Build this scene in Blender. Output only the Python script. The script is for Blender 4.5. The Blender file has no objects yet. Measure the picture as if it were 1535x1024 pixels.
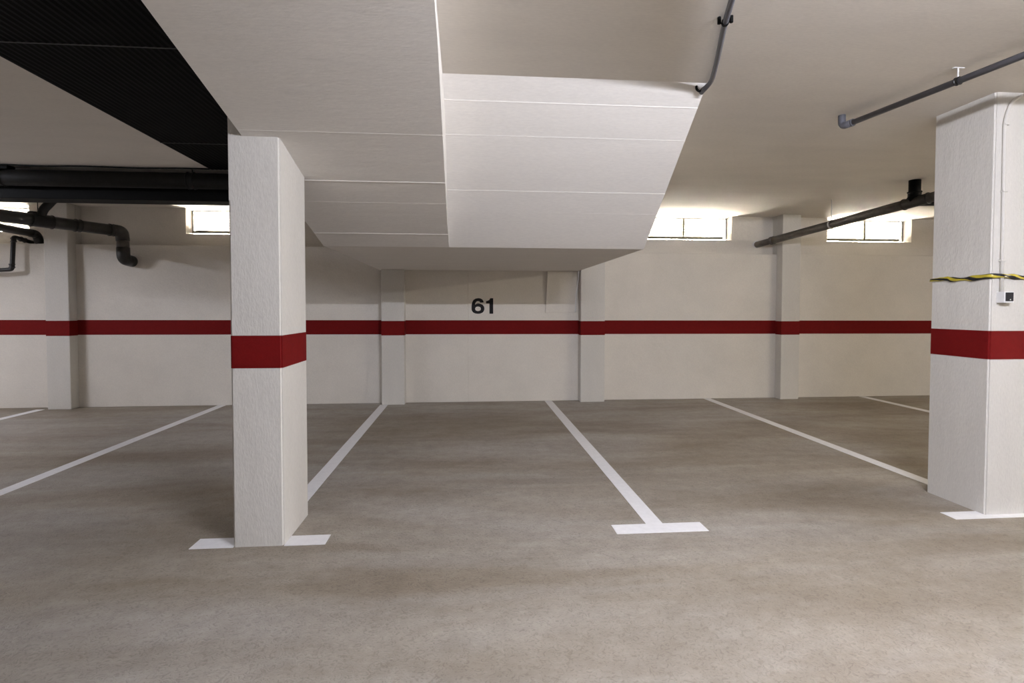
import bpy, bmesh, math, random
from mathutils import Vector, Matrix
random.seed(7)
sc = bpy.context.scene
COL = sc.collection
K = 2.835          # ceiling height
YW, YU = 7.87, 7.98   # lower (thick) and upper (recessed) face of the back wall
YB = 8.20          # outer face of the back wall

# ------------------------------------------------------------------ materials
def new_mat(name):
    m = bpy.data.materials.new(name); m.use_nodes = True
    nt = m.node_tree; b = nt.nodes['Principled BSDF']
    return m, nt, b
def nd(nt, t, **kw):
    n = nt.nodes.new(t)
    for k, v in kw.items():
        if k in n.inputs: n.inputs[k].default_value = v
        else: setattr(n, k, v)
    return n
def coords(nt, scale=(1, 1, 1)):
    tc = nd(nt, 'ShaderNodeTexCoord'); mp = nd(nt, 'ShaderNodeMapping')
    mp.inputs['Scale'].default_value = scale
    nt.links.new(tc.outputs['Object'], mp.inputs['Vector'])
    return mp.outputs['Vector']
def ramp(nt, fac, stops):
    r = nd(nt, 'ShaderNodeValToRGB'); e = r.color_ramp.elements
    while len(e) < len(stops): e.new(0.5)
    for el, (p, c) in zip(e, stops): el.position = p; el.color = (*c, 1)
    nt.links.new(fac, r.inputs['Fac'])
    return r.outputs['Color']
def noise(nt, vec, scale, detail=4, rough=0.55, dist=0.0):
    n = nd(nt, 'ShaderNodeTexNoise', Scale=scale, Detail=detail, Roughness=rough, Distortion=dist)
    nt.links.new(vec, n.inputs['Vector'])
    return n.outputs['Fac']
def bump(nt, b, h, strength, dist=0.01, prev=None):
    n = nd(nt, 'ShaderNodeBump', Strength=strength, Distance=dist)
    nt.links.new(h, n.inputs['Height'])
    if prev: nt.links.new(prev, n.inputs['Normal'])
    nt.links.new(n.outputs['Normal'], b.inputs['Normal'])
    return n.outputs['Normal']
def mixc(nt, fac, a, bcol, mode='MIX'):
    m = nd(nt, 'ShaderNodeMix', data_type='RGBA', blend_type=mode)
    if isinstance(fac, float): m.inputs[0].default_value = fac
    else: nt.links.new(fac, m.inputs[0])
    for s, v in ((6, a), (7, bcol)):
        if isinstance(v, tuple): m.inputs[s].default_value = (*v, 1)
        else: nt.links.new(v, m.inputs[s])
    return m.outputs[2]

def plaster(name, c, var=0.06, scale=(1, 1, 1), rough=0.85, fine=90, bs=0.25, lump=0.25):
    m, nt, b = new_mat(name); v = coords(nt, scale)
    lo = tuple(x*(1-var) for x in c); hi = tuple(min(1, x*(1+var)) for x in c)
    c1 = ramp(nt, noise(nt, v, 1.6, 6, 0.65), [(0.3, lo), (0.7, hi)])
    c2 = ramp(nt, noise(nt, v, 60, 3), [(0.3, (0.93, 0.93, 0.93)), (0.7, (1, 1, 1))])
    nt.links.new(mixc(nt, 1.0, c1, c2, 'MULTIPLY'), b.inputs['Base Color'])
    b.inputs['Roughness'].default_value = rough
    b.inputs['Specular IOR Level'].default_value = 0.25
    p = bump(nt, b, noise(nt, v, 9, 3), lump, 0.02)
    bump(nt, b, noise(nt, v, fine, 3, 0.6), bs, 0.006, p)
    return m
WALLC = (0.715, 0.670, 0.605)
M_wall = plaster('wall_plaster', WALLC, 0.05)
M_upper = M_wall
M_ceil = plaster('ceiling_plaster', (0.76, 0.715, 0.65), 0.05, (0.5, 1.6, 1), bs=0.10, lump=0.05)
M_pil = plaster('pillar_plaster', (0.635, 0.608, 0.562), 0.05, (1.6, 1.6, 0.6), fine=60, bs=0.35, lump=0.15)
M_stair = plaster('stair_plaster', (0.785, 0.75, 0.70), 0.03, (0.4, 1.5, 1.5), bs=0.2, lump=0.12)

def paint(name, c, rough=0.5, var=0.1, bs=0.15, metal=0.0, spec=0.4, scale=25):
    m, nt, b = new_mat(name); v = coords(nt)
    lo = tuple(x*(1-var) for x in c); hi = tuple(min(1, x*(1+var)) for x in c)
    nt.links.new(ramp(nt, noise(nt, v, scale, 4), [(0.3, lo), (0.7, hi)]), b.inputs['Base Color'])
    b.inputs['Roughness'].default_value = rough; b.inputs['Metallic'].default_value = metal
    b.inputs['Specular IOR Level'].default_value = spec
    bump(nt, b, noise(nt, v, 80, 3), bs, 0.004)
    return m
M_red = paint('red_paint', (0.140, 0.0045, 0.0045), 0.75, 0.06, 0.15, spec=0.12)
M_line = paint('white_line_paint', (0.80, 0.79, 0.80), 0.6, 0.04, 0.1)
M_blk = paint('black_metal', (0.0035, 0.0034, 0.0032), 0.6, 0.2, 0.08, spec=0.08)
M_blkpipe = paint('black_plastic', (0.016, 0.015, 0.014), 0.42, 0.25, 0.05)
M_duct = paint('dark_duct', (0.0085, 0.008, 0.0075), 0.5, 0.25, 0.05, spec=0.25)
M_brownpipe = paint('grimy_pipe', (0.060, 0.053, 0.047), 0.45, 0.5, 0.05, scale=9)
M_grey = paint('grey_plastic', (0.105, 0.105, 0.12), 0.4, 0.08, 0.03)
M_steel = paint('galvanised_steel', (0.55, 0.55, 0.54), 0.4, 0.1, 0.05, metal=0.7)
M_white = paint('white_plastic', (0.74, 0.73, 0.72), 0.45, 0.03, 0.03)
M_number = paint('number_paint', (0.008, 0.007, 0.008), 0.6, 0.2, 0.1, spec=0.2)
M_alu = paint('window_metal', (0.17, 0.16, 0.11), 0.5, 0.15, 0.03)
M_slat = paint('slat_paint', (0.28, 0.27, 0.24), 0.6, 0.03, 0.03)
M_socket = paint('socket_black', (0.02, 0.02, 0.025), 0.35, 0.1, 0.02)

# corrugated black sheet
M_sheet, nt, b = new_mat('black_corrugated_sheet'); v = coords(nt)
nt.links.new(ramp(nt, noise(nt, v, 6), [(0.3, (0.002, 0.002, 0.002)), (0.7, (0.004, 0.004, 0.0038))]), b.inputs['Base Color'])
b.inputs['Roughness'].default_value = 0.6; b.inputs['Specular IOR Level'].default_value = 0.03

# floor: worn, slightly glossy cement
M_floor, nt, b = new_mat('floor_cement'); v = coords(nt)
vs = coords(nt, (0.45, 1.6, 1))
c1 = ramp(nt, noise(nt, vs, 1.3, 7, 0.66, 0.4), [(0.28, (0.250, 0.216, 0.177)), (0.5, (0.325, 0.293, 0.254)), (0.74, (0.400, 0.371, 0.333))])
c2 = ramp(nt, noise(nt, v, 9, 8, 0.75), [(0.3, (0.80, 0.79, 0.78)), (0.62, (1.02, 1.02, 1.02))])
worm = nd(nt, 'ShaderNodeTexNoise', Scale=30, Detail=2, Roughness=0.5, Distortion=2.8)
nt.links.new(v, worm.inputs['Vector'])
c3 = ramp(nt, worm.outputs['Fac'], [(0.36, (0.74, 0.735, 0.73)), (0.46, (1, 1, 1)), (0.60, (1.0, 1.0, 1.0)), (0.68, (1.10, 1.10, 1.09))])
cc = mixc(nt, 1.0, c1, c2, 'MULTIPLY'); cc = mixc(nt, 0.75, cc, mixc(nt, 1.0, cc, c3, 'MULTIPLY'))
tint = ramp(nt, noise(nt, vs, 0.55, 5, 0.6, 0.6), [(0.36, (0.80, 0.745, 0.66)), (0.47, (0.95, 0.92, 0.87)), (0.58, (1.10, 1.115, 1.14))])
cc = mixc(nt, 1.0, cc, tint, 'MULTIPLY')
nt.links.new(cc, b.inputs['Base Color'])
rr = nd(nt, 'ShaderNodeMapRange'); rr.inputs['To Min'].default_value = 0.42; rr.inputs['To Max'].default_value = 0.62
nt.links.new(noise(nt, v, 3.5, 5), rr.inputs['Value']); nt.links.new(rr.outputs['Result'], b.inputs['Roughness'])
b.inputs['Specular IOR Level'].default_value = 0.35
p = bump(nt, b, worm.outputs['Fac'], 0.7, 0.005)
bump(nt, b, noise(nt, v, 120, 3), 0.12, 0.003, p)

# hazard tape: diagonal black/yellow stripes
M_tape, nt, b = new_mat('hazard_tape_stripes'); uv = nd(nt, 'ShaderNodeUVMap')
wv = nd(nt, 'ShaderNodeTexWave', wave_type='BANDS', bands_direction='DIAGONAL', wave_profile='SAW', Scale=1.0)
nt.links.new(uv.outputs['UV'], wv.inputs['Vector'])
r = nd(nt, 'ShaderNodeValToRGB'); r.color_ramp.interpolation = 'CONSTANT'
r.color_ramp.elements[0].color = (0.50, 0.40, 0.035, 1); r.color_ramp.elements[1].color = (0.008, 0.008, 0.010, 1)
r.color_ramp.elements[1].position = 0.46
nt.links.new(wv.outputs['Fac'], r.inputs['Fac']); nt.links.new(r.outputs['Color'], b.inputs['Base Color'])
b.inputs['Roughness'].default_value = 0.35

M_glass, nt, b = new_mat('window_glass')
nt.nodes.remove(b); out = nt.nodes['Material Output']
tr = nd(nt, 'ShaderNodeBsdfTransparent'); gl = nd(nt, 'ShaderNodeBsdfGlossy', Roughness=0.03)
fr = nd(nt, 'ShaderNodeFresnel', IOR=1.45); mx = nd(nt, 'ShaderNodeMixShader')
nt.links.new(fr.outputs[0], mx.inputs[0]); nt.links.new(tr.outputs[0], mx.inputs[1]); nt.links.new(gl.outputs[0], mx.inputs[2])
nt.links.new(mx.outputs[0], out.inputs['Surface'])

def emit(name, c, s):
    m, nt, b = new_mat(name)
    b.inputs['Base Color'].default_value = (0.8, 0.8, 0.8, 1)
    b.inputs['Emission Color'].default_value = (*c, 1); b.inputs['Emission Strength'].default_value = s
    return m

# ------------------------------------------------------------------ mesh helpers
def obj(name, bm, mat, parent=None, smooth=False):
    bmesh.ops.recalc_face_normals(bm, faces=bm.faces)
    me = bpy.data.meshes.new(name); bm.to_mesh(me); bm.free()
    me.materials.append(mat)
    if smooth:
        for p in me.polygons: p.use_smooth = True
    o = bpy.data.objects.new(name, me); COL.objects.link(o)
    if parent: o.parent = parent
    return o
def thing(name, label, cat, loc=(0, 0, 0), group=None):
    o = bpy.data.objects.new(name, None); COL.objects.link(o); o.location = loc
    o.empty_display_size = 0.2
    return tag(o, label, cat, group)
def tag(o, label, cat, group=None):
    o['label'] = label; o['category'] = cat
    if group: o['group'] = group
    return o
def struct(o):
    o['kind'] = 'structure'; return o
def hexa(bm, pts, bev=0.0, seg=2):
    vs = [bm.verts.new(p) for p in pts]
    F = [(0, 1, 2, 3), (7, 6, 5, 4), (0, 4, 5, 1), (1, 5, 6, 2), (2, 6, 7, 3), (3, 7, 4, 0)]
    fs = [bm.faces.new([vs[i] for i in f]) for f in F]
    if bev:
        es = list({e for f in fs for e in f.edges})
        bmesh.ops.bevel(bm, geom=es, offset=bev, segments=seg, affect='EDGES', profile=0.5)
def box(bm, x0, x1, y0, y1, z0, z1, bev=0.0, seg=2):
    hexa(bm, [(x0, y0, z0), (x1, y0, z0), (x1, y1, z0), (x0, y1, z0),
              (x0, y0, z1), (x1, y0, z1), (x1, y1, z1), (x0, y1, z1)], bev, seg)
def bx(*a, **k):
    bm = bmesh.new(); box(bm, *a, **k); return bm
def prism(bm, poly, x0, x1):
    """polygon of (y,z) extruded along x; x0/x1 may be functions of (y,z)"""
    f0 = x0 if callable(x0) else (lambda y, z: x0); f1 = x1 if callable(x1) else (lambda y, z: x1)
    a = [bm.verts.new((f0(y, z), y, z)) for y, z in poly]; c = [bm.verts.new((f1(y, z), y, z)) for y, z in poly]
    bm.faces.new(a); bm.faces.new(c[::-1]); n = len(poly)
    for i in range(n): bm.faces.new([a[i], c[i], c[(i+1) % n], a[(i+1) % n]])
def bez(pts, rad=0.06, n=7):
    """polyline with rounded corners"""
    P = [Vector(p) for p in pts]; out = [P[0]]
    for i in range(1, len(P)-1):
        a, q, c = P[i-1], P[i], P[i+1]
        r = min(rad, (a-q).length*0.49, (c-q).length*0.49)
        s = q+(a-q).normalized()*r; e = q+(c-q).normalized()*r
        for k in range(n+1):
            t = k/n; out.append(s*(1-t)**2+q*2*t*(1-t)+e*t*t)
    out.append(P[-1]); return out
def tube(bm, pts, r, seg=20, caps=True):
    P = [Vector(p) for p in pts]; n = len(P)
    R = r if isinstance(r, list) else [r]*n
    T = [((P[min(i+1, n-1)]-P[max(i-1, 0)]).normalized()) for i in range(n)]
    u = T[0].orthogonal().normalized(); rings = []
    for i in range(n):
        u = (u-T[i]*u.dot(T[i])).normalized(); w = T[i].cross(u)
        rings.append([bm.verts.new(P[i]+(u*math.cos(2*math.pi*k/seg)+w*math.sin(2*math.pi*k/seg))*R[i]) for k in range(seg)])
    for i in range(n-1):
        for k in range(seg):
            bm.faces.new([rings[i][k], rings[i][(k+1) % seg], rings[i+1][(k+1) % seg], rings[i+1][k]])
    if caps:
        bm.faces.new(rings[0][::-1]); bm.faces.new(rings[-1])
def tb(pts, r, **k):
    bm = bmesh.new(); tube(bm, pts, r, **k); return bm
def collar(a, b_, r, rl=0.006):
    """pipe socket between two points with a raised lip at each end"""
    a, b_ = Vector(a), Vector(b_); d = b_-a; L = d.length; d.normalize(); l = min(0.012, L*0.2)
    return tb([a, a+d*0.001, a+d*l, a+d*(l+0.003), b_-d*(l+0.003), b_-d*l, b_-d*0.001, b_],
              [r-0.004, r+rl, r+rl, r, r, r+rl, r+rl, r-0.004], seg=24)
def autosmooth(o, ang=40):
    for p in o.data.polygons: p.use_smooth = True
    o.data.set_sharp_from_angle(angle=math.radians(ang))
    return o

# ------------------------------------------------------------------ the room
XL, XR, YF = -9.5, 9.5, -7.0
struct(obj('floor', bx(XL, XR, YF, YB, -0.2, 0.0), M_floor))
struct(obj('ceiling', bx(XL, XR, YF, YB+0.02, K, K+0.25), M_ceil))
struct(obj('wall_left', bx(XL-0.2, XL, YF, YB, 0, K), M_wall))
struct(obj('wall_right', bx(XR, XR+0.2, YF, YB, 0, K), M_wall))
struct(obj('wall_front', bx(XL-0.2, XR+0.2, YF-0.2, YF, 0, K), M_wall))

WIN = [(-7.60, -6.14), (-4.04, -2.60), (2.70, 4.113), (5.69, 7.124)]
SILL = 2.465
PIL = [(-5.76, -5.455), (-1.246, -0.918), (1.665, 2.03), (4.785, 5.08)]
PY = 7.715
def ledge(x): return 2.291 if x < 0 else 2.243
bm = bmesh.new()
# thick lower wall, left and right of the middle, then the recessed upper wall with its openings
box(bm, XL, 0.0, YW, YB, 0, 2.291, 0.006, 2); box(bm, 0.0, XR, YW, YB, 0, 2.243, 0.006, 2)
box(bm, XL, XR, YU, YB, 2.2, SILL)
edges = [XL]
for a, c in WIN: edges += [a, c]
edges.append(XR)
for i in range(0, len(edges), 2): box(bm, edges[i], edges[i+1], YU, YB, SILL, K)
for a, c in WIN:   # sloping sills
    prism(bm, [(YU+0.001, SILL-0.01), (YB-0.001, SILL-0.01), (YB-0.001, SILL+0.03), (YU+0.002, SILL)], a, c)
wall = struct(obj('wall_back', bm, M_wall))
# painted red stripe: pieces between the pilasters
bm = bmesh.new()
cuts = [XL+0.001]
for a, c in PIL: cuts += [a, c]
cuts.append(XR-0.001)
def sz(x): return -0.0018*(x-0.2)
for i in range(0, len(cuts), 2):
    a, c = cuts[i], cuts[i+1]
    hexa(bm, [(a, YW-0.0015, 1.012+sz(a)), (c, YW-0.0015, 1.012+sz(c)), (c, YW+0.001, 1.012+sz(c)), (a, YW+0.001, 1.012+sz(a)),
              (a, YW-0.0015, 1.220+sz(a)), (c, YW-0.0015, 1.220+sz(c)), (c, YW+0.001, 1.220+sz(c)), (a, YW+0.001, 1.220+sz(a))])
st = obj('painted_stripe', bm, M_red, wall); st['label'] = 'dark red stripe painted along the wall'

# windows: frame, mullion, bottom rail, louvre slats, panes
for i, (a, c) in enumerate(WIN):
    w = struct(bpy.data.objects.new(f'window_{i+1}', None)); COL.objects.link(w); w.location = ((a+c)/2, 8.15, SILL)
    X0, X1 = a-w.location.x, c-w.location.x; mid = 0.0 if i != 3 else 0.05
    y = 0.0; H = K-SILL-0.004
    bm = bmesh.new()
    box(bm, X0+0.002, X0+0.016, y, y+0.03, 0.032, H, 0.002); box(bm, X1-0.016, X1-0.002, y, y+0.03, 0.032, H, 0.002)
    box(bm, X0+0.016, X1-0.016, y, y+0.03, H-0.014, H, 0.002)
    obj('frame', bm, M_slat, w)
    obj('bottom_rail', bx(X0+0.016, X1-0.07, y-0.022, y+0.03, 0.034, 0.068, bev=0.003), M_alu, w)
    obj('mullion', bx(mid-0.011, mid+0.011, y-0.006, y+0.03, 0.058, H-0.014, bev=0.002), M_alu, w)
    obj('pane', bx(X0+0.016, mid-0.009, y+0.012, y+0.016, 0.058, H-0.014), M_glass, w)
    obj('pane', bx(mid+0.009, X1-0.016, y+0.012, y+0.016, 0.058, H-0.014), M_glass, w)
    bm = bmesh.new(); n = 8
    for k in range(n):   # louvre blades, outer edge low, inner edge high
        z = 0.045+(H-0.085)*k/(n-1)
        hexa(bm, [(X0+0.02, y+0.036, z+0.034), (X1-0.02, y+0.036, z+0.034), (X1-0.02, y+0.068, z), (X0+0.02, y+0.068, z),
                  (X0+0.02, y+0.036, z+0.037), (X1-0.02, y+0.036, z+0.037), (X1-0.02, y+0.068, z+0.003), (X0+0.02, y+0.068, z+0.003)])
    obj('louvre_slats', bm, M_slat, w)

# wall pilasters with their own red band
PL = ['white wall pilaster under the black pipes, leftmost on the back wall',
      'white wall pilaster under the stair landing, left of the number 61',
      'white wall pilaster beside the boxed wall panel, right of the number 61',
      'white full-height wall pilaster between two bright windows, behind the sloping pipe']
for i, (a, c) in enumerate(PIL):
    top = K if i in (0, 3) else (1.957 if i == 1 else K)
    t = thing('wall_pilaster', PL[i], 'pilaster', ((a+c)/2, YW, 0))
    hw = (c-a)/2; y0 = PY-YW
    bm = bmesh.new(); box(bm, -hw, hw, y0, 0.0, 0, top, 0.008)
    if top == K: box(bm, -hw, hw, 0.0, YU-YW-0.0005, ledge(a)+0.0015, K)
    obj('shaft', bm, M_pil, t)
    bm = bmesh.new(); z0, z1 = 1.003+sz(a), 1.214+sz(a); box(bm, -hw-0.0012, hw+0.0012, y0-0.0012, 0.012, z0, z1, 0.004)
    obj('painted_band', bm, M_red, t)

# ------------------------------------------------------------------ pillars
def pillar(x0, x1, y0, y1, top, z0, z1, label, dx=0.0):
    t = thing('pillar', label, 'pillar', ((x0+x1)/2, (y0+y1)/2, 0))
    cx, cy = t.location.x, t.location.y
    X0, X1, Y0, Y1 = x0-cx, x1-cx, y0-cy, y1-cy
    tf, tbk = top
    bm = bmesh.new()
    hexa(bm, [(X0, Y0, 0), (X1, Y0, 0), (X1, Y1, 0), (X0, Y1, 0), (X0, Y0, tf), (X1, Y0, tf), (X1, Y1, tbk), (X0, Y1, tbk)])
    # chop into rings so the arrises can be slightly irregular
    es = [e for e in bm.edges if abs(e.verts[0].co.z-e.verts[1].co.z) > 1]
    bmesh.ops.bevel(bm, geom=es, offset=0.010, segments=3, affect='EDGES')
    if dx: box(bm, X0+0.0005, X0+dx, Y0+0.0005, Y1, min(tf, tbk)-0.25, K-0.026, 0.004)
    obj('shaft', bm, M_pil, t, False)
    bm = bmesh.new(); e = 0.0015
    def xa(z): return 0.0
    hexa(bm, [(X0-e+xa(z0), Y0-e, z0), (X1+e+xa(z0), Y0-e, z0), (X1+e, Y1+e, z0), (X0-e, Y1+e, z0),
              (X0-e+xa(z1), Y0-e, z1), (X1+e+xa(z1), Y0-e, z1), (X1+e, Y1+e, z1), (X0-e, Y1+e, z1)])
    es = [e_ for e_ in bm.edges if abs(e_.verts[0].co.z-e_.verts[1].co.z) > 0.1]
    bmesh.ops.bevel(bm, geom=es, offset=0.010, segments=3, affect='EDGES')
    obj('painted_band', bm, M_red, t)
    return t
YA, ZA, SA, SB = 4.87, 1.957, 0.252, 0.556
def zA(y): return ZA+SA*(YA-y)
def zB(y): return ZA+SB*(YA-y)
PLX = (-1.371, -1.084, 3.171, 3.645)
pillar(*PLX, (zA(PLX[2]), zA(PLX[3])), 1.050, 1.240, 'white roughcast pillar with red band carrying the stair flight, left of the empty bay', 0.0795)
bmT = None
PRX = (3.490, 3.890, 3.262, 3.720)
pillar(*PRX, (K, K), 1.058, 1.250, 'white full-height pillar with red band, striped tape and a socket box, at far right')

# ------------------------------------------------------------------ staircase seen from below
t = thing('staircase', 'white concrete staircase underside with two flights and landing, hanging over the bay', 'staircase', (0, YA, ZA))
oy, oz = YA, ZA
bm = bmesh.new(); box(bm, -1.29, 1.65, 0.0, YW-oy-0.001, 0.0, K-oz, 0.004)
o = obj('landing', bm, M_stair, t)
def xAr(y, z): return -0.172+0.039*min(1, max(0, (4.6-(y+oy))/2.2))
yt = YA-(K-ZA)/SA
bm = bmesh.new()
ys = [YA, 4.4, 3.9, 3.4, 2.9, 2.4, yt]
low = [(y-oy, zA(y)-oz) for y in ys]
prism(bm, low+[(0.0, K-oz)], -1.29, xAr)
for ysm in (3.11, 3.67, 3.99, 4.57):   # formwork joint ridges
    hgt = 0.0035 if ysm in (3.67, 4.57) else 0.0015
    prism(bm, [(ysm-0.006-oy, zA(ysm-0.006)-oz+0.001), (ysm-oy, zA(ysm)-oz-hgt), (ysm+0.006-oy, zA(ysm+0.006)-oz+0.001)], -1.288, xAr)
o = obj('stair_flight', bm, M_stair, t)
ytb = YA-(K-ZA)/SB
def xBr(y, z): return 1.525+0.125*((y+oy)-3.35)/(YA-3.35)
bm = bmesh.new()
prism(bm, [(0.0, 0.0), (ytb-oy, K-oz), (0.0, K-oz)], -0.176, xBr)
for ysm, hgt in ((3.46, 0.003), (3.71, 0.002), (4.2, 0.003), (4.43, 0.0012)):
    prism(bm, [(ysm-0.006-oy, zB(ysm-0.006)-oz+0.001), (ysm-oy, zB(ysm)-oz-hgt), (ysm+0.006-oy, zB(ysm+0.006)-oz+0.001)], -0.176, xBr)
o = obj('stair_flight', bm, M_stair, t)

# small boxed panel under the landing
bm = bmesh.new()
hexa(bm, [(1.155, YW-0.012, 1.332), (1.625, YW-0.012, 1.336), (1.625, YW, 1.336), (1.155, YW, 1.332),
          (1.180, YW-0.06, 1.956), (1.630, YW-0.06, 1.956), (1.630, YW, 1.956), (1.180, YW, 1.956)], 0.005)
tag(obj('wall_panel', bm, M_wall), 'white boxed panel on the wall under the landing, right of the number 61', 'panel')
tag(obj('cable', tb(bez([(1.648, YW-0.075, 1.955), (1.646, YW-0.07, 1.86), (1.618, YW-0.03, 1.60), (1.612, YW-0.012, 1.345)], 0.1), 0.009), M_white, None, True),  # white tube stands in for a narrow streak of light beside the pilaster
    'thin white strip standing in for a lit crack between wall panel and pilaster', 'cable')

# number 61
def digit_six():
    import math as m
    W, H = 0.190, 0.232
    def sup(cx, cy, rx, rz, a0, a1, n, e=2.25):
        out = []
        for k in range(n+1):
            a = m.radians(a0+(a1-a0)*k/n); c, s = m.cos(a), m.sin(a)
            out.append((cx+rx*m.copysign(abs(c)**(2/e), c), cy+rz*m.copysign(abs(s)**(2/e), s)))
        return out
    # outer silhouette: lower bowl, right side, notch, hook, top arc, left side
    lo = sup(0.095, 0.076, 0.095, 0.076, 180, 360+62, 30)
    inner = sup(0.100, 0.118, 0.052, 0.040, 62, 150, 6)
    notch = [(0.125, 0.149), (0.098, 0.155), (0.072, 0.149), (0.054, 0.135)]
    up_in = [(0.056, 0.155), (0.070, 0.180), (0.094, 0.190), (0.118, 0.184), (0.131, 0.165)]
    hook = [(0.181, 0.168), (0.176, 0.190), (0.160, 0.215), (0.130, 0.229), (0.098, 0.232), (0.060, 0.226), (0.028, 0.205), (0.009, 0.168), (0.001, 0.120), (0.0, 0.09)]
    hole = sup(0.096, 0.074, 0.042, 0.033, 0, 360, 24)[:-1]
    return lo[:-1]+notch+up_in+hook, hole
def flat_text(loops, x0, z0, y, th):
    bm = bmesh.new()
    for outer, holes in loops:
        ed = []
        for lp in [outer]+holes:
            vs = [bm.verts.new((x0+x, y, z0+z)) for x, z in lp]
            for i in range(len(vs)): ed.append(bm.edges.new((vs[i], vs[(i+1) % len(vs)])))
        bmesh.ops.triangle_fill(bm, edges=ed, use_beauty=True)
    r = bmesh.ops.extrude_face_region(bm, geom=list(bm.faces))
    for e in r['geom']:
        if isinstance(e, bmesh.types.BMVert): e.co.y -= th
    return bm
o6, h6 = digit_six()
one = [(0.266, 0), (0.322, 0), (0.322, 0.232), (0.278, 0.232), (0.262, 0.205), (0.236, 0.192), (0.216, 0.190), (0.216, 0.152), (0.266, 0.152)]
tag(obj('bay_number', flat_text([(o6, [h6]), (one, [])], 0.050, 1.317, YW+0.0005, 0.002), M_number),
    'black number 61 painted on the white wall above the red stripe', 'number')

# ------------------------------------------------------------------ floor markings
def line_mesh(xc, y0, y1, tbar=None, holes=None, hw=0.055, skew=0.0):
    bm = bmesh.new(); th = 0.0025
    def q(x0, x1, a, c): hexa(bm, [(x0, a, 0), (x1, a, 0), (x1, c, 0), (x0, c, 0), (x0, a, th), (x1, a, th), (x1, c, th), (x0, c, th)])
    q(-hw, hw, y0, y1)
    if tbar:
        for x0, x1, a, c in tbar: q(x0-xc, x1-xc, a, c)
    return bm
LT = [('white bay line on the floor, farthest left, meeting the wall under the black pipes', -5.865, 3.30, 7.73, (-6.16, -5.57, 3.165, 3.30)),
      ('long white bay line on the floor left of the stair pillar', -3.53, 3.30, 7.868, (-3.82, -3.23, 3.165, 3.30)),
      ('white bay line with crossbar running from the wall to the stair pillar', -1.215, 3.648, 7.712, None),
      ('white T-shaped bay line in the middle of the floor, right of bay 61', 1.203, 3.30, 7.868, (0.917, 1.507, 3.165, 3.30)),
      ('white bay line on the floor running to the taped pillar on the right', 3.69, 3.722, 7.868, None),
      ('short bit of white bay line seen left of the taped pillar, near the back wall', 6.24, 3.30, 7.868, (5.95, 6.54, 3.165, 3.30))]
for lab, xc, y0, y1, tbx in LT:
    if xc == -1.215: bars = [(-1.618, PLX[0]-0.001, 3.165, 3.30), (PLX[1]+0.001, -0.847, 3.165, 3.30)]
    elif xc == 3.69: bars = [(3.225, PRX[0]-0.001, 3.205, 3.325), (PRX[0]-0.001, PRX[1]+0.001, 3.205, PRX[2]-0.001), (PRX[1]+0.001, 4.155, 3.205, 3.325)]
    else: bars = [tbx]
    o = obj('parking_line', line_mesh(xc, y0, y1, bars), M_line); o.location.x = xc
    tag(o, lab, 'line', 'white parking bay lines on the floor')

# ------------------------------------------------------------------ black ceiling panel, beam and duct on the left
bm = bmesh.new()
x0, x1, y0, y1 = -2.625, -1.295, 0.4, 5.68; n = 66; prof = []
for k in range(n+1):
    x = x0+(x1-x0)*k/n; prof.append((x, K-0.018-(0.003 if k % 2 else 0.0)))
for ya, yb in ((y0, 3.055), (3.062, 4.785), (4.792, y1)):
    A = [bm.verts.new((x, ya, z)) for x, z in prof]; B = [bm.verts.new((x, yb, z)) for x, z in prof]
    A2 = [bm.verts.new((x, ya, K-0.001)) for x in (x1, x0)]; B2 = [bm.verts.new((x, yb, K-0.001)) for x in (x1, x0)]
    for k in range(n): bm.faces.new([A[k], A[k+1], B[k+1], B[k]])
    bm.faces.new(A+A2); bm.faces.new((B+B2)[::-1])
    bm.faces.new([A2[0], A2[1], B2[1], B2[0]]); bm.faces.new([A[0], B[0], B2[1], A2[1]]); bm.faces.new([A[-1], A2[0], B2[0], B[-1]])
cp = thing('ceiling_panel', 'large black corrugated ceiling panel between left pillar and pale ceiling', 'ceiling panel', (0, 0, 0))
obj('sheet', bm, M_sheet, cp)
M_seam = paint('seam_paint', (0.05, 0.05, 0.048), 0.5, 0.3, 0.1)
for yy, xs in ((3.0585, x0), (4.7885, x0)):
    bm = bmesh.new(); box(bm, xs+0.002, x1-0.002, yy-0.0035, yy+0.0035, K-0.024, K-0.004)
    obj('seam_strip', bm, M_seam, cp)
BX0 = -8.0
tag(obj('ceiling_beam', bx(BX0, -1.295, 5.90, 6.14, 2.536, K-0.001, bev=0.006), M_blk), 'black beam across the ceiling behind the thick dark duct, left', 'beam')
d = thing('duct', 'thick dark grey round duct running along the black beam on the left', 'duct', (BX0, 5.79, 2.722))
L = -1.31-BX0
obj('duct_body', tb([(0, 0, 0), (L, 0, 0)], 0.082, seg=36), M_duct, d, True)
for x in (1.0, 3.26, 5.1): autosmooth(obj('joint_ring', collar((x, 0, 0), (x+0.07, 0, 0), 0.084), M_duct, d))
bm = bmesh.new(); box(bm, 3.28, 3.39, -0.05, 0.05, 0.075, 0.112, 0.006); obj('hanger_clamp', bm, M_blk, d)
bm = bmesh.new(); box(bm, 5.15, 5.16, -0.03, -0.02, 0.06, 0.112, 0.001); obj('hanger_clamp', bm, M_blk, d)
cab = [(-7.5, 5.70, 2.822), (-5.6, 5.70, 2.822), (-4.6, 5.695, 2.826), (-4.25, 5.70, 2.818), (-3.9, 5.69, 2.826), (-3.3, 5.70, 2.820), (-2.9, 5.69, 2.826), (-2.64, 5.69, 2.824)]
tag(obj('cable', tb(bez(cab, 0.15), 0.007, seg=10), M_blk, None, True), 'thin black cable under the ceiling along the top of the dark duct', 'cable')

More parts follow.
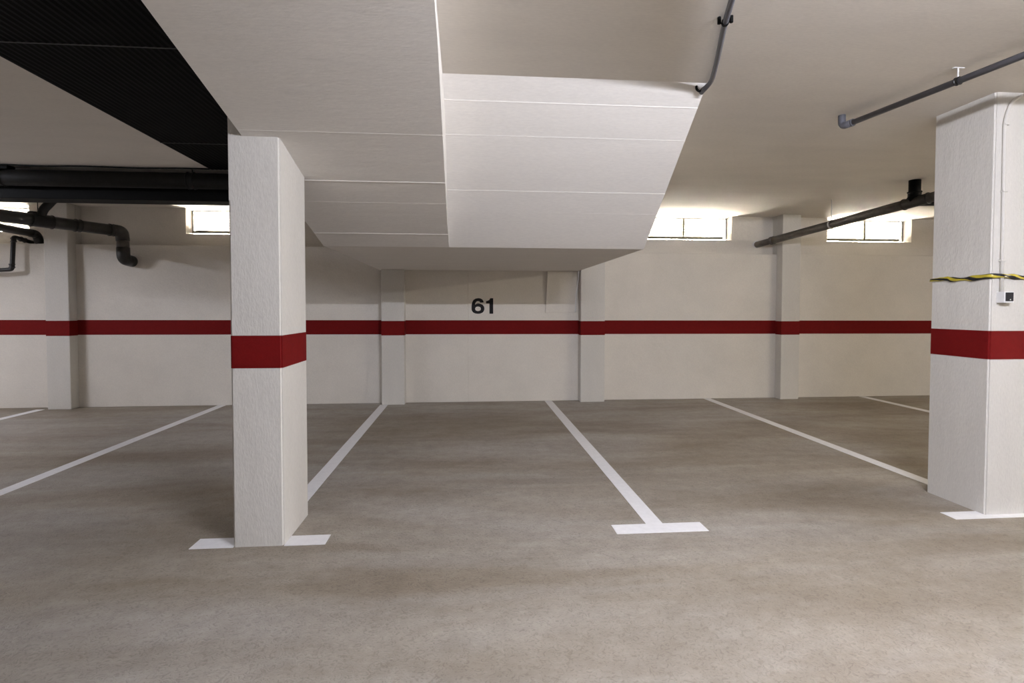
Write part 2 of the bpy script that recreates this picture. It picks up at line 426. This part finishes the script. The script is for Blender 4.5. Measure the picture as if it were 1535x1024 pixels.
# ------------------------------------------------------------------ black waste pipes, far left
A = Vector((-4.715, 7.66, 2.445)); Bq = Vector((-5.309, 6.5, 2.451)); dirp = (Bq-A).normalized()
far = A+dirp*3.4
wp = thing('waste_pipe', 'thick black waste pipe with swan-neck drop into the wall, upper left', 'pipe', A)
R = 0.073
obj('pipe_run', tb([far-A, Vector((0, 0, 0))-(-dirp)*0.0+dirp*0.10], R, seg=28), M_blkpipe, wp, True)
obj('elbow', tb(bez([dirp*0.11, Vector((0, 0, 0)), Vector((0.01, 0.0, -0.13))], 0.11, 10), R+0.007, seg=28), M_blkpipe, wp, True)
obj('drop', tb([(0.01, 0, -0.12), (0.012, 0, -0.25)], R, seg=28), M_brownpipe, wp, True)
obj('elbow', tb(bez([(0.012, 0, -0.22), (0.014, 0.0, -0.375), (-0.004, YW-A.y, -0.39)], 0.13, 10), R+0.006, seg=28), M_blkpipe, wp, True)
autosmooth(obj('collar', collar(dirp*0.10, dirp*0.16, R+0.004), M_blkpipe, wp))
autosmooth(obj('collar', collar(dirp*0.50, dirp*0.56, R+0.004), M_blkpipe, wp))
autosmooth(obj('collar', collar(dirp*0.80, dirp*1.02, R+0.006), M_blkpipe, wp))
tp = dirp*0.92
obj('branch', tb(bez([tp, tp+Vector((0.02, 0.0, 0.12)), tp+Vector((0.20, 0.02, 0.33)), tp+Vector((0.21, 0.02, K-A.z-0.002))], 0.08), 0.048, seg=24), M_blkpipe, wp, True)
obj('inspection_cap', tb([tp+Vector((-0.06, -0.02, 0.05)), tp+Vector((-0.06, -0.02, 0.098)), tp+Vector((-0.06, -0.02, 0.105))], [0.06, 0.06, 0.045], seg=24), M_blkpipe, wp, True)
obj('hanger_rod', tb([tp+Vector((-0.03, 0, 0.06)), tp+Vector((-0.03, 0, K-A.z-0.001))], 0.005, seg=8), M_blk, wp, True)

wp2 = thing('waste_pipe', 'black waste pipe bending down behind the wall ledge, below the thick swan-neck pipe', 'pipe', (-5.975, 7.925, 2.292))
q0 = Vector((-5.975, 7.925, 2.292))
pp = [Vector((-5.965, 7.925, 2.294)), Vector((-5.985, 7.90, 2.425)), Vector((-5.885, 7.2, 2.416)), Vector((-5.70, 6.2, 2.405))]
obj('pipe_run', tb([pp[1]+(pp[2]-pp[1]).normalized()*0.08-q0, pp[2]-q0, pp[3]-q0], 0.049, seg=24), M_blkpipe, wp2, True)
obj('elbow', tb(bez([pp[0]-q0, pp[1]-q0, pp[1]+(pp[2]-pp[1]).normalized()*0.13-q0], 0.09, 10), 0.055, seg=24), M_blkpipe, wp2, True)
sp = [(-6.10, 7.978, 2.318), (-6.115, 7.86, 2.335), (-6.150, 7.73, 2.368), (-6.172, 7.72, 1.922), (-6.40, 7.70, 1.905), (-6.9, 7.70, 1.89)]
wp3 = thing('waste_pipe', 'thin black pipe dropping down the wall face at the far left edge', 'pipe', sp[2])
s0 = Vector(sp[2])
obj('pipe_run', tb(bez([Vector(p)-s0 for p in sp], 0.035, 8), 0.027, seg=20), M_blkpipe, wp3, True)
autosmooth(obj('collar', collar(Vector(sp[3])-s0+Vector((0, 0, 0.02)), Vector(sp[3])-s0+Vector((0, 0, 0.075)), 0.030), M_blkpipe, wp3))
autosmooth(obj('collar', collar(Vector(sp[2])-s0+Vector((-0.001, 0, -0.075)), Vector(sp[2])-s0+Vector((0, 0, -0.02)), 0.030), M_blkpipe, wp3))
autosmooth(obj('collar', collar(Vector((-6.113, 7.875, 2.333))-s0, Vector((-6.128, 7.81, 2.347))-s0, 0.030), M_blkpipe, wp3))

# ------------------------------------------------------------------ sloping drain pipe, right
W = Vector((4.519, 7.98, 2.400)); D = Vector((4.978, 5.547, 2.592)); dd = (D-W).normalized()
dp = thing('drain_pipe', 'dark sloping drain pipe from the back wall past the right windows', 'pipe', W)
E2 = D+dd*1.6
obj('pipe_run', tb([(0, 0, 0), dd*0.34], 0.047, seg=28), M_brownpipe, dp, True)
obj('pipe_run', tb([dd*0.34, E2-W], 0.053, seg=28), M_brownpipe, dp, True)
autosmooth(obj('collar', collar(dd*0.31, dd*0.37, 0.055), M_brownpipe, dp))
obj('wall_sleeve', tb([(-0.006, 0.004, 0.004), (-0.006, -0.012, 0.004)], 0.058, seg=28), M_white, dp, True)
obj('riser', tb([D-W, (D.x-W.x, D.y-W.y, K-W.z-0.001)], 0.058, seg=28), M_blk, dp, True)
autosmooth(obj('collar', collar((D.x-W.x, D.y-W.y, D.z-W.z+0.04), (D.x-W.x, D.y-W.y, D.z-W.z+0.115), 0.064), M_blk, dp))
autosmooth(obj('collar', collar(D-W-dd*0.12, D-W+dd*0.16, 0.058), M_blkpipe, dp))
obj('branch', tb(bez([D-W+dd*0.02+Vector((0.03, 0, -0.02)), D-W+dd*0.25+Vector((0.12, 0, -0.075)), D-W+Vector((1.2, -0.15, -0.06))], 0.1), 0.03, seg=20), M_blkpipe, dp, True)
ROD = (4.77, 6.622)
tt = (W.y-ROD[1])/(W.y-D.y); pr_ = W.lerp(D, tt)
bm = bmesh.new(); tube(bm, [pr_-W+Vector((0, 0, 0.05)), Vector((pr_.x-W.x, pr_.y-W.y, K-W.z-0.001))], 0.005, seg=8)
obj('hanger_rod', bm, M_steel, dp, True)
autosmooth(obj('hanger_clamp', collar(pr_-W-dd*0.012, pr_-W+dd*0.012, 0.055, 0.003), M_steel, dp))

# ------------------------------------------------------------------ grey pipe on the ceiling, right
g0 = Vector((2.775, 3.735, 2.752)); g1 = Vector((2.972, 2.631, 2.758)); gd = (g1-g0).normalized(); g2 = g0+gd*3.2
gp = thing('ceiling_pipe', 'slim grey pipe on the ceiling above the taped pillar, ending in an elbow', 'pipe', g0)
obj('pipe_run', tb([gd*0.06, g2-g0], 0.0195, seg=24), M_grey, gp, True)
obj('elbow', tb(bez([(-0.004, 0.012, K-g0.z-0.001), (-0.004, 0.012, 0), gd*0.065], 0.045, 10), 0.0255, seg=24), M_grey, gp, True)
autosmooth(obj('collar', collar(gd*0.062, gd*0.082, 0.0235, 0.003), M_grey, gp))
bk = gd*((g0.y-2.957)/abs(gd.y))
autosmooth(obj('clamp', collar(bk-gd*0.012, bk+gd*0.012, 0.022, 0.003), M_blkpipe, gp))
bm = bmesh.new(); tube(bm, [bk+Vector((0, 0, 0.02)), Vector((bk.x, bk.y, K-g0.z-0.003))], 0.004, seg=10)
box(bm, bk.x-0.035, bk.x+0.035, bk.y-0.009, bk.y+0.009, K-g0.z-0.004, K-g0.z-0.0005, 0.001)
obj('bracket', bm, M_white, gp)

# grey conduit beside the stair flight
cpts = [(0.80, 1.2, 2.806), (1.198, 2.346, 2.806), (1.268, 2.56, 2.806), (1.430, 2.98, 2.806), (1.505, 3.20, 2.803), (1.500, 3.33, 2.790)]
cd = thing('conduit', 'dark grey conduit along the ceiling into the top corner of the stair flight', 'conduit', cpts[1])
c0 = Vector(cpts[1])
obj('pipe_run', tb(bez([Vector(p)-c0 for p in cpts], 0.12, 10), 0.0145, seg=20), M_grey, cd, True)
cc_ = Vector((1.262, 2.54, 2.806))-c0
dxy = Vector((0.31, 0.95, 0)).normalized(); perp = Vector((dxy.y, -dxy.x, 0))
bm = bmesh.new()
tube(bm, [cc_-dxy*0.008, cc_+dxy*0.008], 0.0185, seg=20)
for s in (-1, 1):
    c_ = cc_+perp*s*0.028
    tube(bm, [c_+Vector((0, 0, -0.004)), Vector((c_.x, c_.y, K-c0.z-0.001))], 0.009, seg=10)
obj('clip', bm, M_blk, cd)
bm = bmesh.new(); hk = Vector((1.495, 3.315, 2.795))-c0
tube(bm, bez([hk+Vector((0.03, -0.02, 0.035)), hk+Vector((-0.012, 0.0, -0.006)), hk+Vector((-0.035, 0.0, 0.01)), hk+Vector((-0.035, 0.0, 0.037))], 0.02), 0.008, seg=10)
obj('cable_end', bm, M_blk, cd, True)

# ------------------------------------------------------------------ things on the right pillar
FY = PRX[2]
cw = thing('conduit', 'white conduit running down the front of the taped pillar to the socket box', 'conduit', (3.556, FY, 1.515))
w0 = Vector((3.556, FY, 1.515))
wp_ = [(3.556, FY-0.012, 1.515), (3.553, FY-0.012, 1.9), (3.545, FY-0.012, 2.66), (3.60, FY-0.018, 2.80), (3.80, FY-0.05, 2.822), (4.3, FY-0.12, 2.822)]
obj('tube', tb(bez([Vector(p)-w0 for p in wp_], 0.07, 10), 0.0105, seg=20), M_pil, cw, True)
M_dk = paint('shadow_gap', (0.18, 0.17, 0.16), 0.7, 0.1)
for zz in (2.18, 2.62, 1.72):
    bm = bmesh.new(); box(bm, -0.018, 0.014, -0.026, 0.0, zz-1.515-0.006, zz-1.515+0.006, 0.002); obj('clip', bm, M_pil, cw)
sb = thing('socket_box', 'small white box with black socket face on the taped pillar', 'socket box', (3.565, FY, 1.475))
obj('housing', bx(-0.036, 0.036, -0.055, 0.0, -0.037, 0.037, bev=0.003), M_white, sb)
sf = obj('socket_face', bx(-0.027, 0.029, -0.058, -0.054, -0.026, 0.032, bev=0.001), M_socket, sb); sf['label'] = 'black socket face'
obj('screw', tb([(0.005, -0.0575, -0.016), (0.005, -0.0595, -0.016)], 0.004, seg=12), M_steel, sf, True)

# hazard tape: crumpled ribbon round the pillar
bm = bmesh.new(); uvl = bm.loops.layers.uv.new('UVMap')
x0, x1, y0, y1 = PRX[0]-0.004, PRX[1]+0.004, PRX[2]-0.005, PRX[3]+0.004
path = []
def seg(a, c, n):
    for k in range(n): path.append((a[0]+(c[0]-a[0])*k/n, a[1]+(c[1]-a[1])*k/n))
seg((x0, y1), (x0, y0), 22); seg((x0, y0), (x1, y0), 20); seg((x1, y0), (x1, y1), 10); seg((x1, y1), (x0, y1), 10)
prev = None; s = 0.0; first = None
def row(i):
    x, y = path[i]
    t_ = i/len(path)
    tw = 0.0145+0.003*math.sin(i*0.9)+0.002*math.sin(i*0.37+1)
    if i < 4: tw = 0.009+0.001*i
    zc = 1.610+0.004*math.sin(i*0.31)-0.006*math.cos(i*0.14)+(0.008 if i < 8 else 0.0)
    out = 0.004*math.sin(i*1.3)
    if 22 <= i < 42: out = max(0, out)+0.021*max(0.0, 1-abs(x-3.555)/0.06)
    nx, ny = (-1, 0) if i < 22 else ((0, -1) if i < 42 else ((1, 0) if i < 52 else (0, 1)))
    r_ = []
    for k, f in enumerate((-1, -0.35, 0.35, 1)):
        off = 0.0035+0.003*math.sin(i*0.8+k*2.1)+0.002*abs(f)
        r_.append((x+nx*(off+max(0, out)), y+ny*(off+max(0, out)), zc+f*tw+0.002*math.sin(i*0.6+k)))
    return r_
rows = [[bm.verts.new(p) for p in row(i)] for i in range(len(path))]
for i in range(len(path)):
    a, c = rows[i], rows[(i+1) % len(path)]
    for k in range(3):
        f = bm.faces.new([a[k], c[k], c[k+1], a[k+1]])
        for lp, (u, v_) in zip(f.loops, ((i, k), (i+1, k), (i+1, k+1), (i, k+1))): lp[uvl].uv = (u*0.055, v_*0.17+0.05*math.sin(u*0.8))
tape = obj('hazard_tape', bm, M_tape, None, True)
sm = tape.modifiers.new('thickness', 'SOLIDIFY'); sm.thickness = 0.0012
tag(tape, 'twisted black and yellow hazard tape wound round the right pillar', 'tape')

# ------------------------------------------------------------------ lamps (fluorescent battens on the ceiling, out of frame; the aisle and far-right ones are added fill)
def lamp(x, y, rot, strength, label, color=(1.0, 0.985, 1.0), length=1.2, drop=0.085):
    t = thing('batten_lamp', label, 'lamp', (x, y, K)); t.rotation_euler.z = math.radians(rot)
    L2 = length/2
    obj('housing', bx(-L2-0.03, L2+0.03, -0.03, 0.03, -drop+0.03, -drop+0.085, bev=0.006), M_white, t)
    if drop > 0.1:
        for s in (-0.4, 0.4): obj('hanger', bx(s-0.006, s+0.006, -0.006, 0.006, -drop+0.08, -0.001), M_white, t)
    em = emit('tube_glow', color, strength)
    obj('tube', tb([(-L2, 0, -drop), (L2, 0, -drop)], 0.016, seg=16), em, t, True)
    for s in (-1, 1): obj('end_cap', bx(s*L2-0.012, s*L2+0.012, -0.02, 0.02, -drop-0.02, -drop+0.035, bev=0.004), M_white, t)
COOL, WARM = (1.0, 1.03, 1.17), (1.0, 0.93, 0.78)
LAMPS = [
    (1.80, 0.35, 4, 715, COOL, 0.125, 'white fluorescent batten lamp on the ceiling right of the stair, nearest the bay'),
    (3.1, -0.6, 90, 260, COOL, 0.20, 'added fill batten lamp over the aisle, unseen, hung lower, to the right of the camera'),  # added fill, brightens the foreground floor and the ceiling above it
    (-7.6, 4.9, 90, 400, COOL, 0.11, 'white fluorescent batten lamp on the ceiling at the far left'),
    (8.0, 2.5, 90, 520, WARM, 0.11, 'added warm fill batten lamp, unseen, on the ceiling at the far right'),  # added warm fill for the right part of the back wall
]
for x_, y_, r_, s_, c_, d_, l_ in LAMPS: lamp(x_, y_, r_, s_, l_, c_, 1.5, d_)

# daylight outside the windows
wd = bpy.data.worlds.new('World'); sc.world = wd; wd.use_nodes = True
bg = wd.node_tree.nodes['Background']; bg.inputs['Color'].default_value = (1.0, 0.92, 0.79, 1); bg.inputs['Strength'].default_value = 150.0

# ------------------------------------------------------------------ camera
F, CY, PITCH, YAW, ROLL = 790.772, 485.151, -0.0291413, 0.0828856, 0.00075447
cam = bpy.data.cameras.new('camera'); co = bpy.data.objects.new('camera', cam); COL.objects.link(co)
fw = Vector((math.sin(YAW)*math.cos(PITCH), math.cos(YAW)*math.cos(PITCH), math.sin(PITCH)))
rt = Vector((math.cos(YAW), -math.sin(YAW), 0)); up = rt.cross(fw)
r2 = rt*math.cos(ROLL)+up*math.sin(ROLL); u2 = up*math.cos(ROLL)-rt*math.sin(ROLL)
m3 = Matrix((r2, u2, -fw)).transposed()
co.matrix_world = Matrix.Translation((0, 0, 1.4)) @ m3.to_4x4()
cam.sensor_fit = 'HORIZONTAL'; cam.sensor_width = 36.0; cam.lens = F/1535*36.0
cam.shift_y = -(512-CY)/1535
cam.clip_start = 0.05; cam.clip_end = 200
sc.camera = co

sc.view_settings.view_transform = 'Standard'; sc.view_settings.look = 'None'
sc.view_settings.gamma = 1.0; sc.view_settings.use_curve_mapping = False
sc.view_settings.exposure = 0.24
